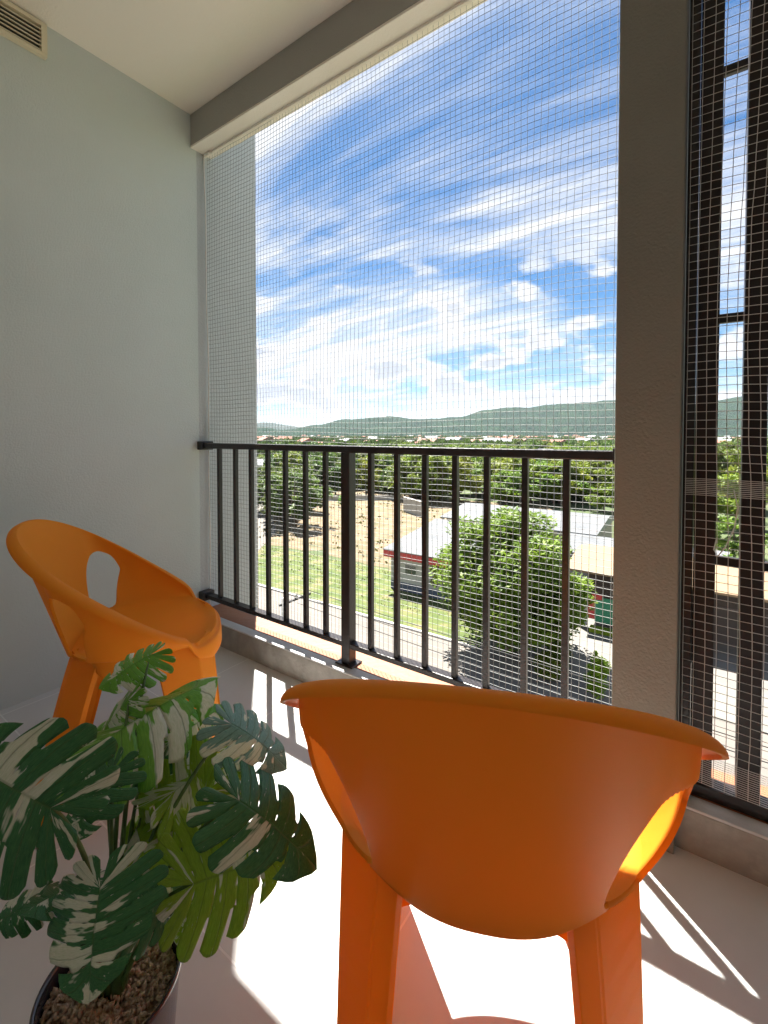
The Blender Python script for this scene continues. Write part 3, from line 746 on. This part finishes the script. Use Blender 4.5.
# hills as real terrain
def hills(name, d0, d1, prof, mat, seed, nd=26):
    m = MB(); az0, az1, na = -70, 62, 330; vs_ = []
    for i in range(na+1):
        az = az0 + (az1-az0)*i/na      # px-like azimuth from forward in degrees
        u = math.tan(R(az)) if abs(az) < 80 else 0
        for j in range(nd+1):
            t = j/nd; d = d0 + (d1-d0)*t
            dirv = Vector((math.sin(R(az)-YAW), math.cos(R(az)-YAW)))
            px = 384 + F*math.tan(R(max(-70, min(70, az))))
            h = prof(px)*math.sin(math.pi*min(1, t*1.0))**1.0
            p = dirv*d
            h *= 1 + .22*noise.noise(Vector((p.x*.0022, p.y*.0022, seed))) + .10*noise.noise(Vector((p.x*.008, p.y*.008, seed)))
            vs_.append((p.x, p.y, GZ - 4 + max(0, h)))
    fs = [(i*(nd+1)+j, (i+1)*(nd+1)+j, (i+1)*(nd+1)+j+1, i*(nd+1)+j+1) for i in range(na) for j in range(nd)]
    m.add(vs_, fs, True); return m.build(name, mat, kind='structure')
def lerpl(pts):
    def f(x):
        if x <= pts[0][0]: return pts[0][1]
        for (a, b), (c, d) in zip(pts, pts[1:]):
            if x <= c: t = (x-a)/(c-a); t = t*t*(3-2*t); return b+(d-b)*t
        return pts[-1][1]
    return f
def hill_mat(name, c1, c2, c3):
    m, nt, b = new_mat(name); b.inputs['Roughness'].default_value = 1; b.inputs['Specular IOR Level'].default_value = 0
    tc = N(nt, 'ShaderNodeTexCoord'); a = N(nt, 'ShaderNodeTexNoise', in_Scale=.010, in_Detail=10, in_Roughness=.78); nt.links.new(tc.outputs['Object'], a.inputs['Vector'])
    r = ramp(nt, [(.35, c1), (.55, c2), (.72, c3)]); nt.links.new(a.outputs['Fac'], r.inputs['Fac']); nt.links.new(r.outputs['Color'], b.inputs['Base Color'])
    bp = N(nt, 'ShaderNodeBump', in_Strength=1, in_Distance=40); nt.links.new(a.outputs['Fac'], bp.inputs['Height']); nt.links.new(bp.outputs['Normal'], b.inputs['Normal'])
    return m
DN = 3200.0
def hp(k):   # silhouette heights (px above the horizon at 434) -> metres at the ridge distance
    return lerpl([(-900, 10*k), (120, 6*k), (220, 5*k), (262, 7*k), (282, 4*k), (319, 9*k), (350, 15*k), (386, 18*k), (420, 14*k), (459, 17*k), (492, 24*k), (526, 27*k), (571, 29*k), (610, 33*k), (735, 31*k), (900, 24*k), (2000, 12*k)])
def cosk(px): return 1
hills('hills', 2600, 4400, hp(1), hill_mat('forest_hills', (.006,.022,.014), (.02,.050,.026), (.055,.09,.04)), 3)
hobj = bpy.data.objects['hills']
# scale heights to metres: px * distance / F with the slant of the azimuth
for v in hobj.data.vertices:
    d = math.hypot(v.co.x, v.co.y); az = math.atan2(v.co.x, v.co.y) + YAW
    Zc = 3500*max(.3, math.cos(max(-1.3, min(1.3, az))))
    hpx = v.co.z - (GZ-4)
    v.co.z = GZ - 2 + hpx*Zc/F + (16*math.sin(math.pi*min(1, (d-2600)/1800)))
hills('far_hills', 5000, 7600, lerpl([(-900, 60), (200, 70), (270, 150), (330, 60), (430, 40), (560, 70), (700, 240), (800, 260), (2000, 90)]), hill_mat('far_forest_hills', (.02,.038,.03), (.03,.05,.036), (.042,.065,.042)), 8)

# ------------------------------------------------------------------ buildings
def wbox(name, mat, parent, a, b, **kw): return MB().box(a, b).build(name, M[mat], parent, **kw)
def window(parent, x, z, w, h, y, face=-1):
    f = MB(); t = .08
    f.box((x-w/2, y-.06, z-h/2), (x-w/2+t, y-.002, z+h/2)); f.box((x+w/2-t, y-.06, z-h/2), (x+w/2, y-.002, z+h/2)); f.box((x-w/2+t, y-.06, z-h/2), (x+w/2-t, y-.002, z-h/2+t)); f.box((x-w/2+t, y-.06, z+h/2-t), (x+w/2-t, y-.002, z+h/2))
    o = f.build('window', M['wwall'], parent); wbox('pane', 'pane', o, (x-w/2+t, y-.03, z-h/2+t), (x+w/2-t, y-.004, z+h/2-t)); return o
g1 = G(391, 588)
# red banded shed
sh = thing('shed', 'white shed with pale sloping roof and red band below the eaves, beside the big tree', 'building', (g1.x, g1.y, GZ))
Lx, Ly = 11.5, 9.2
wbox('wall', 'wwall', sh, (0, 0, .8), (Lx, Ly, 3.3)); wbox('base', 'navy', sh, (.002, -.03, 0), (Lx, Ly, .8))
m = MB(); a, b_, c_, d_ = (-.5,-.6,3.72), (Lx+.5,-.6,3.72), (Lx+.5,Ly+.4,4.95), (-.5,Ly+.4,4.95)
m.add([a,b_,c_,d_]+[(p[0],p[1],p[2]+.12) for p in (a,b_,c_,d_)], [(3,2,1,0),(4,5,6,7),(0,1,5,4),(1,2,6,5),(2,3,7,6),(3,0,4,7)]); m.build('roof', M['wroof'], sh)
wbox('red_fascia', 'red', sh, (-.45, -.62, 3.12), (Lx+.45, -.05, 3.71))
m = MB(); m.add([(0,.001,3.3),(0,Ly,3.3),(0,Ly,4.85),(Lx,.001,3.3),(Lx,Ly,3.3),(Lx,Ly,4.85)], [(0,1,2),(5,4,3),(1,4,5,2)]); m.build('gable', M['wwall'], sh)
for xx in (2.2, 5.2, 8.2): window(sh, xx, 2.1, 1.3, 1.0, 0)
# long roofed hall
g2 = Vector((-28.9, 54, GZ))
hl = thing('hall', 'long low hall with broad pale grey roof behind the big tree', 'building', (g2.x, g2.y, GZ))
Lx, Ly = 19.4, 14
wbox('wall', 'cream', hl, (.6, .8, 0), (Lx-.6, Ly-.4, 3.3))
m = MB(); zr = 4.4
m.add([(0,0,3.5),(Lx,0,3.5),(Lx,8,zr),(0,8,zr),(Lx,Ly,3.5),(0,Ly,3.5),(0,0,3.38),(Lx,0,3.38),(Lx,Ly,3.38),(0,Ly,3.38)], [(0,1,2,3),(3,2,4,5),(6,9,8,7),(0,6,7,1),(4,8,9,5),(1,7,8,4,2),(5,9,6,0,3)]); m.build('roof', M['wroof'], hl)
for k in range(6): MB().box((.3+k*3.7, .25, 0), (.5+k*3.7, .45, 3.37)).build('post', M['greyroof'], hl)
for k in range(5): window(hl, 2.3+k*3.6, 1.9, 1.6, 1.1, .8)
# lower roof beside the hall, right
l2 = thing('annexe', 'small pale roofed annexe right of the long hall', 'building', (-12, 46.5, GZ))
wbox('wall', 'greyroof', l2, (.3, .4, 0), (13.7, 5.6, 3.0)); m = MB()
m.add([(0,0,3.1),(14,0,3.1),(14,6,3.7),(0,6,3.7),(0,0,3.0),(14,0,3.0),(14,6,3.6),(0,6,3.6)], [(0,1,2,3),(7,6,5,4),(0,4,5,1),(1,5,6,2),(2,6,7,3),(3,7,4,0)]); m.build('roof', M['wroof'], l2)
for k in range(3): window(l2, 2.5+k*3.5, 1.8, 1.4, 1.0, .4)
# tan roofed shop with open porch
g3 = G(600, 630)
sp_ = thing('shop', 'tan roofed shop with dark porch and green and red front panels', 'building', (g3.x-1.9, g3.y, GZ))
wbox('wall', 'porch', sp_, (.5, 2.6, 0), (14, 8, 4.2))
m = MB(); m.add([(-.5,-.4,4.35),(15,-.4,4.35),(15,4.2,5.2),(-.5,4.2,5.2),(-.5,8.6,4.4),(15,8.6,4.4),(-.5,-.4,4.2),(15,-.4,4.2),(15,8.6,4.25),(-.5,8.6,4.25)], [(0,1,2,3),(3,2,5,4),(6,9,8,7),(0,6,7,1),(5,8,9,4),(1,7,8,5,2),(4,9,6,0,3)]); m.build('roof', M['tanroof'], sp_)
for k in range(5): MB().box((k*3.4, 0, 0), (k*3.4+.18, .18, 4.19)).build('porch_post', M['greyroof'], sp_)
wbox('lintel', 'porch', sp_, (.181, .02, 3.1), (13.5, .16, 3.3))
wbox('white_panel', 'wwall', sp_, (.181, .06, .1), (1.0, .14, 2.2)); wbox('red_stripe', 'red', sp_, (.3, .03, 2.22), (2.0, .12, 2.6)); wbox('red_panel', 'red', sp_, (1.01, .05, .7), (1.5, .13, 2.2)); wbox('green_panel', 'green', sp_, (1.51, .04, .55), (3.3, .14, 2.4)); wbox('red_panel', 'red', sp_, (3.59, .05, .3), (4.6, .13, 2.3)); wbox('green_panel', 'green', sp_, (4.61, .04, .5), (6.6, .14, 2.3))
wbox('planter', 'fol3', sp_, (1.3, -.9, 0), (3.6, -.2, .35))
# low concrete block wall and small buildings further off
def simple_house(loc_, L, W, Hh, wallm, roofm, label, cat='house', group=None, rz=0, rh=None, flat=False, wins=0, bandm=None):
    h = thing('house' if cat == 'house' else 'warehouse', label, cat, loc_, rz, group)
    wbox('wall', wallm, h, (-L/2, -W/2, 0), (L/2, W/2, Hh)); rh = rh or W*.22; o = .25
    m = MB(); m.add([(-L/2-o,-W/2-o,Hh+.01),(L/2+o,-W/2-o,Hh+.01),(L/2+o,W/2+o,Hh+.01),(-L/2-o,W/2+o,Hh+.01),(-L/2-o,0,Hh+rh),(L/2+o,0,Hh+rh)], [(3,2,1,0),(0,1,5,4),(2,3,4,5),(0,4,3),(1,2,5)]); m.build('roof', M[roofm], h)
    for k in range(wins): window(h, -L/2 + L*(k+.5)/wins, Hh*.55, L/wins*.45, Hh*.35, -W/2)
    if bandm: wbox('band', bandm, h, (-L/2+.01, -W/2-.04, .0), (L/2, -W/2-.003, Hh*.3))
    return h
p = G(412, 514); cw = thing('boundary_wall', 'grey concrete block wall at the far edge of the dry field', 'wall', (p.x, p.y, GZ), R(-30))
wbox('wall_panel', 'wwall', cw, (-3.2, -.15, 0), (3.2, .15, 2.6)); wbox('coping', 'kerb', cw, (-3.3, -.22, 2.602), (3.3, .22, 2.75))
p = G(300, 501); p2_ = G(395, 500); d = p2_-p; cw = thing('boundary_wall', 'long low white wall between the dry field and the trees', 'wall', (p.x, p.y, GZ), math.atan2(d.y, d.x))
wbox('wall_panel', 'wwall', cw, (0, -.1, 0), (d.length, .1, 1.0)); wbox('coping', 'kerb', cw, (0, -.15, 1.002), (d.length, .15, 1.1))
p = G(280, 478); simple_house((p.x, p.y, GZ), 36, 14, 4.6, 'wwall', 'wroof', 'long white warehouse with blue base far off beyond the left of the field', 'warehouse', None, R(12), 1.5, wins=6, bandm='blue')
p = G(550, 470); simple_house((p.x, p.y, GZ), 9, 8, 7, 'wwall', 'greyroof', 'white and blue two storey house standing among the trees', 'house', None, R(5), 1.5, wins=3, bandm='blue')
p = G(488, 459); simple_house((p.x, p.y, GZ), 50, 16, 4, 'wwall', 'wroof', 'long flat white warehouse above the trees in the middle distance', 'warehouse', None, R(15), 1.5)
p = G(345, 459); simple_house((p.x, p.y, GZ), 60, 20, 5, 'wwall', 'wroof', 'wide white warehouse far off left of the railing post', 'warehouse', None, R(8), 2)
# town
hs_ = []
for wl, rf in (('cream','terra'), ('wwall','terra2'), ('wwall','wroof'), ('cream','greyroof'), ('wwall','terra')):
    h = simple_house((0,0,GZ), 11, 8, 3.4, wl, rf, None, 'house', 'houses of the far town'); hs_.append(h)
labs = ['far house with cream walls and brick red roof in the town below the hills', 'far house with white walls and pinkish roof in the town below the hills', 'far white house with pale roof in the town below the hills', 'far house with cream walls and grey roof in the town below the hills', 'far house with white walls and brick red roof in the town below the hills']
used = [False]*5
rt_ = random.Random(31); cnt = 0
while cnt < 210:
    px = rt_.uniform(255, 620) if rt_.random() < .9 else rt_.uniform(700, 768)
    py = 436.6 + 13*rt_.random()**1.9
    p = G(px, py); k = rt_.choice([0,0,1,1,1,2,2,3,4])
    if not used[k]: o = hs_[k]; used[k] = True
    else: o = copy_tree(hs_[k])
    o.location = (p.x, p.y, GZ); o.rotation_euler = (0, 0, rt_.uniform(-.9, .9)); s = rt_.uniform(.8, 1.9); o.scale = (s, s, s*rt_.uniform(.8, 1.15))
    o['label'] = labs[k]; cnt += 1

# ------------------------------------------------------------------ trees
def crown(m, centre, rad, n, leaf, seed, clumps=40, flat=.5, core=.0, mi=0):
    r_ = random.Random(seed); cl = []
    for _ in range(clumps):
        while True:
            v = Vector((r_.uniform(-1,1), r_.uniform(-1,1), r_.uniform(-.75,1)))
            if .35 < v.length < 1: break
        cr = r_.uniform(.16, .34); cl.append((Vector((v.x*rad[0], v.y*rad[1], v.z*rad[2])), cr))
    for _ in range(n):
        c, cr = r_.choice(cl)
        v = Vector((r_.gauss(0,1), r_.gauss(0,1), r_.gauss(0,1))).normalized()*(r_.random()**.4)
        p = Vector(centre) + c + Vector((v.x*rad[0]*cr*1.3, v.y*rad[1]*cr*1.3, v.z*rad[2]*cr*flat*1.6))
        nn = Vector((r_.gauss(0,.6), r_.gauss(0,.6), 1)).normalized(); a = nn.orthogonal().normalized(); a = Matrix.Rotation(r_.uniform(0,6.28), 3, nn) @ a; b = nn.cross(a)
        s = leaf*r_.uniform(.6, 1.3)
        m.add([p-a*s, p-b*s*.42, p+a*s, p+b*s*.42], [(0,1,2,3)], False, mi)
def tree(name, label, loc_, h, w, mat, seed, n=2600, leaf=.32, trunk=.25, clumps=40, group=None, cz=.58, rz_=.44, cat='tree', flat=.5):
    t = thing(name, label, cat, loc_, 0, group); r_ = random.Random(seed)
    m = MB(); crown(m, (0,0,h*cz), (w/2, w/2, h*rz_), n, leaf, seed, clumps, flat); m.build('crown', M[mat], t)
    m = MB(); m.tube([(0,0,-.1),(.05,0,h*.2),(-.08,.06,h*.45),(0,0,h*.8)], [trunk, trunk*.8, trunk*.6, trunk*.15], 8)
    for k in range(6):
        a = r_.uniform(0,6.28); z0 = h*r_.uniform(.2,.5); q = Vector((math.cos(a)*w*.33, math.sin(a)*w*.33, z0+h*r_.uniform(.15,.3)))
        m.tube([(0,0,z0), (q.x*.5,q.y*.5,z0+(q.z-z0)*.65), tuple(q)], [trunk*.45, trunk*.3, trunk*.1], 6)
    m.build('trunk', M['bark'], t); return t
p = G(509, 652)
tree('broad_tree', 'large broad bright green tree in front of the white shed', (p.x, p.y, GZ), 9.4, 8.4, 'fol', 41, 46000, .19, .28, 150, cz=.53, rz_=.46, flat=.38)
p = G(446, 598)
tree('small_tree', 'small leafy tree at the corner of the red banded shed', (p.x, p.y, GZ), 4.4, 2.6, 'fol', 43, 6000, .12, .1, 40, cz=.52, rz_=.48)
# shrubs near the forecourt
p = G(597, 700)
tree('columnar_shrub', 'bright green columnar shrub on the pale forecourt', (p.x, p.y, GZ), 2.7, 1.15, 'fol3', 45, 5000, .07, .06, 40, cz=.5, rz_=.5, cat='shrub')
p = G(549, 682)
for k in range(3):
    q = p + Vector((-.1*k, 1.5*k, 0))
    tree('round_shrub', ['rounded green shrub nearest the road under the big tree', 'middle one of the three rounded shrubs beside the forecourt', 'rearmost of the three rounded shrubs beside the forecourt'][k], (q.x, q.y, GZ), 1.7, 1.5, 'fol', 46+k, 3000, .08, .05, 30, cz=.5, rz_=.5, cat='shrub', group='rounded shrubs beside the forecourt')
# specimen trees for the middle distance
protos = []
for k, (h, w, mt_, n_, lf) in enumerate([(7.5,7,'fol',3600,.30),(6.5,6.5,'fol2',3200,.30),(9,6,'fol2',3400,.32),(6,7.5,'fol',3200,.30),(4,4.2,'fol3',2200,.22),(5.2,4.6,'fol2',2400,.24)]):
    protos.append(tree('leafy_tree', None, (0,0,GZ), h, w, mt_, 60+k, n_, lf, .2, 34, cz=.54, rz_=.46))
ud = [False]*len(protos)
def put(k, p, s, label, group, rz=None):
    if not ud[k]: o = protos[k]; ud[k] = True
    else: o = copy_tree(protos[k])
    o.location = (p.x, p.y, GZ); o.rotation_euler = (0, 0, rnd.uniform(0, 6.28) if rz is None else rz); o.scale = (s*rnd.uniform(.9,1.1), s*rnd.uniform(.9,1.1), s)
    o['label'] = label; o['category'] = 'tree'
    if group: o['group'] = group
    return o
foot = [(-26,-12,34,46), (-31,-8,52,70), (-14,4,44,54), (-10,8,35,46)]
def blocked(p, mrg=1.5):
    if p.y < 32: return True
    for a, b, c, d in foot:
        if a-mrg < p.x < b+mrg and c-mrg < p.y < d+mrg: return True
    return False
zones = [ # px range, py range, count, kinds, label, group
 (262,392, 478,497, 40, (1,2,5,0), 'dark green tree in the belt beyond the dry field', 'trees beyond the dry field'),
 (262,300, 500,528, 7, (5,4,1), 'small tree beside the side lane left of the dry field', 'small trees by the side lane'),
 (480,640, 486,507, 34, (0,3,3), 'bright tree close behind the long hall roof', 'trees close behind the hall roof'),
 (712,752, 488,530, 8, (0,3), 'bushy tree beyond the forecourt seen through the screen gap', 'trees beyond the forecourt'),
 (400,470, 470,505, 38, (0,3,1,0), 'leafy green tree behind the red banded shed', 'trees behind the shed'),
 (470,620, 466,498, 74, (0,3,0,2,3), 'bright leafy tree behind the long hall', 'trees behind the long hall'),
 (255,620, 454,470, 84, (0,1,2,3), 'tree in the middle distance between the field and the town', 'middle distance trees'),
 (700,768, 455,500, 30, (0,3,2), 'leafy tree seen through the gap in the slatted screen', 'trees beyond the slatted screen'),
]
for a, b, c, d, n_, ks, lab, grp in zones:
    k = 0; tries = 0
    while k < n_ and tries < 800:
        tries += 1; p = G(rnd.uniform(a, b), c + (d-c)*rnd.random())
        if blocked(p, 2.5): continue
        put(rnd.choice(ks), p, rnd.uniform(.9, 1.5), lab, grp); k += 1
for (px, py, k, s, lab) in [(288,520,5,.8,'dark bushy tree at the left edge of the dry field'), (312,512,1,.8,'dark tree at the far left corner of the dry field'), (345,507,4,.7,'small tree at the far edge of the dry field left of the post'), (604,512,3,.8,'leafy tree at the right end of the long hall'),(735,612,0,.62,'green tree low in the gap of the slatted screen'),(733,560,3,.8,'upper green tree in the gap of the slatted screen')]:
    put(k, G(px, py), s, lab, None)
# far woodland: one mass
m = MB(); rf_ = random.Random(77)
for _ in range(15000):
    px = rf_.uniform(225, 640) if rf_.random() < .88 else rf_.uniform(690, 790); py = 436.2 + 20*rf_.random()**1.7; p = G(px, py); s = rf_.uniform(2.2, 5.5)
    a0 = rf_.uniform(0, 6.28); hh = s*rf_.uniform(.9, 1.5)
    ring = [p + Vector((math.cos(a0+q*1.2566)*s*rf_.uniform(.7,1.2), math.sin(a0+q*1.2566)*s*rf_.uniform(.7,1.2), hh*rf_.uniform(.3,.7))) for q in range(5)]
    low = [p + Vector((math.cos(a0+q*1.2566)*s*.7, math.sin(a0+q*1.2566)*s*.7, 0)) for q in range(5)]
    top = p + Vector((rf_.uniform(-1,1), rf_.uniform(-1,1), hh*1.25))
    m.add(low+ring+[top], [(q, (q+1) % 5, 5+(q+1) % 5, 5+q) for q in range(5)] + [(5+q, 5+(q+1) % 5, 10) for q in range(5)])
m.build('woodland', hill_mat('woodland_crowns', (.03,.055,.014), (.05,.08,.018), (.08,.11,.028)), kind='stuff')
M_w = bpy.data.materials['woodland_crowns']; [setattr(nn_.inputs['Scale'], 'default_value', .05) for nn_ in M_w.node_tree.nodes if nn_.type == 'TEX_NOISE']
[setattr(nn_.inputs['Distance'], 'default_value', 1) for nn_ in M_w.node_tree.nodes if nn_.type == 'BUMP']

# weeds and rough grass standing on the field and verge
m = MB(); rg = random.Random(9)
def weeds(x0, y0, x1, y1, n, hs):
    for _ in range(n):
        x, y = rg.uniform(x0, x1), rg.uniform(y0, y1)
        if noise.noise(Vector((x*.12, y*.12, 4))) < -.12: continue
        if -26 < x < -12.4 and y > 34.5: continue
        for q in range(4):
            a = rg.uniform(0, 6.28); h = hs*rg.uniform(.4, 1.2); w = h*.35; dx, dy = math.cos(a)*w, math.sin(a)*w; ox, oy = rg.uniform(-.3,.3), rg.uniform(-.3,.3)
            m.add([(x+ox-dx, y+oy-dy, GZ+.015), (x+ox+dx, y+oy+dy, GZ+.015), (x+ox+dx*1.6-dy*.6, y+oy+dy*1.6+dx*.6, GZ+h), (x+ox-dx*1.2-dy*.8, y+oy-dy*1.2+dx*.8, GZ+h*.85)], [(0,1,2,3)])
weeds(-60, 29.2, -13, 40, 1200, .10); weeds(-78, 41, -24, 92, 700, .25)
m.build('weeds', leaf_like('weed_green', (.07,.08,.02), (.10,.11,.03), (.14,.13,.05), .3), kind='stuff')

# ------------------------------------------------------------------ pole, cables, motorcycle
q0 = P3(283, 604, 19.0)
pl = thing('utility_pole', 'concrete utility pole with steel crossarm beyond the left balusters', 'pole', (q0.x, q0.y, GZ))
zt = q0.z - GZ
MB().tube([(0,0,0),(0,0,zt+.25)], [.17,.11], 10).build('pole_shaft', M['pole'], pl)
m = MB(); m.box((-.05,-.2,zt-.05), (.05,1.6,zt+.03)); m.build('crossarm', M['wire'], pl)
for yy in (.1, .75, 1.4): MB().tube([(0,yy,zt+.03),(0,yy,zt+.14),(0,yy,zt+.2)], [.05,.07,.03], 8).build('insulator', M['pole'], pl)
for i, yy in enumerate((.1, .75, 1.4)):
    for sdir in (1,):
        m = MB(); pts = []
        for k in range(41):
            t = k/40; x = q0.x + 46*t; pts.append((x, q0.y+yy, q0.z+.21 - 1.0*4*t*(1-t)*.5))
        m.tube(pts, .013, 5); m.build('power_cable', M['wire'], label=['black power cable over the road, nearest the building', 'black power cable over the road, middle one of three', 'black power cable over the road, farthest from the building'][i], cat='cable', group='power cables over the road')
p = G(505, 650)
mc = thing('motorcycle', 'small dark motorcycle parked in the shade under the big tree', 'motorcycle', (p.x, p.y, GZ+.035), R(15))
for xx in (-.6, .6):
    pts = [(xx+.27*math.cos(a*math.pi/8), 0, .3+.27*math.sin(a*math.pi/8)) for a in range(17)]
    MB().tube(pts, .05, 6, False).build('wheel', M['tyre'], mc)
MB().tube([(-.75,0,.62),(-.3,0,.72),(.05,0,.62),(.35,0,.7),(.5,0,.85)], [.08,.13,.14,.12,.05], 8).build('body', M['moto'], mc)
MB().tube([(-.7,0,.75),(-.4,0,.80),(0,0,.74)], [.07,.11,.07], 8).build('seat', M['tyre'], mc)
MB().tube([(.42,-.3,1.0),(.46,0,.98),(.42,.3,1.0)], .02, 6).build('handlebar', M['greyroof'], mc)
MB().tube([(.6,0,.3),(.48,0,.97)], .035, 6).build('fork', M['greyroof'], mc)

# ------------------------------------------------------------------ haze
HAZE = 0.00004
if HAZE:
    m = MB(); m.box((-9500, -9500, GZ-6), (9500, 9500, 420))
    hm = bpy.data.materials.new('haze_air'); hm.use_nodes = True; nt = hm.node_tree; nt.nodes.clear()
    o_ = N(nt, 'ShaderNodeOutputMaterial'); pv = N(nt, 'ShaderNodeVolumePrincipled', in_Density=HAZE); pv.inputs['Color'].default_value = (.80,.88,1,1); pv.inputs['Anisotropy'].default_value = .2
    nt.links.new(pv.outputs[0], o_.inputs['Volume'])
    hz = m.build('haze', hm, kind='stuff')
sc.cycles.volume_max_steps = 64
sc.cycles.max_bounces = 10; sc.cycles.diffuse_bounces = 6; sc.cycles.volume_bounces = 0
sc.cycles.use_denoising = True
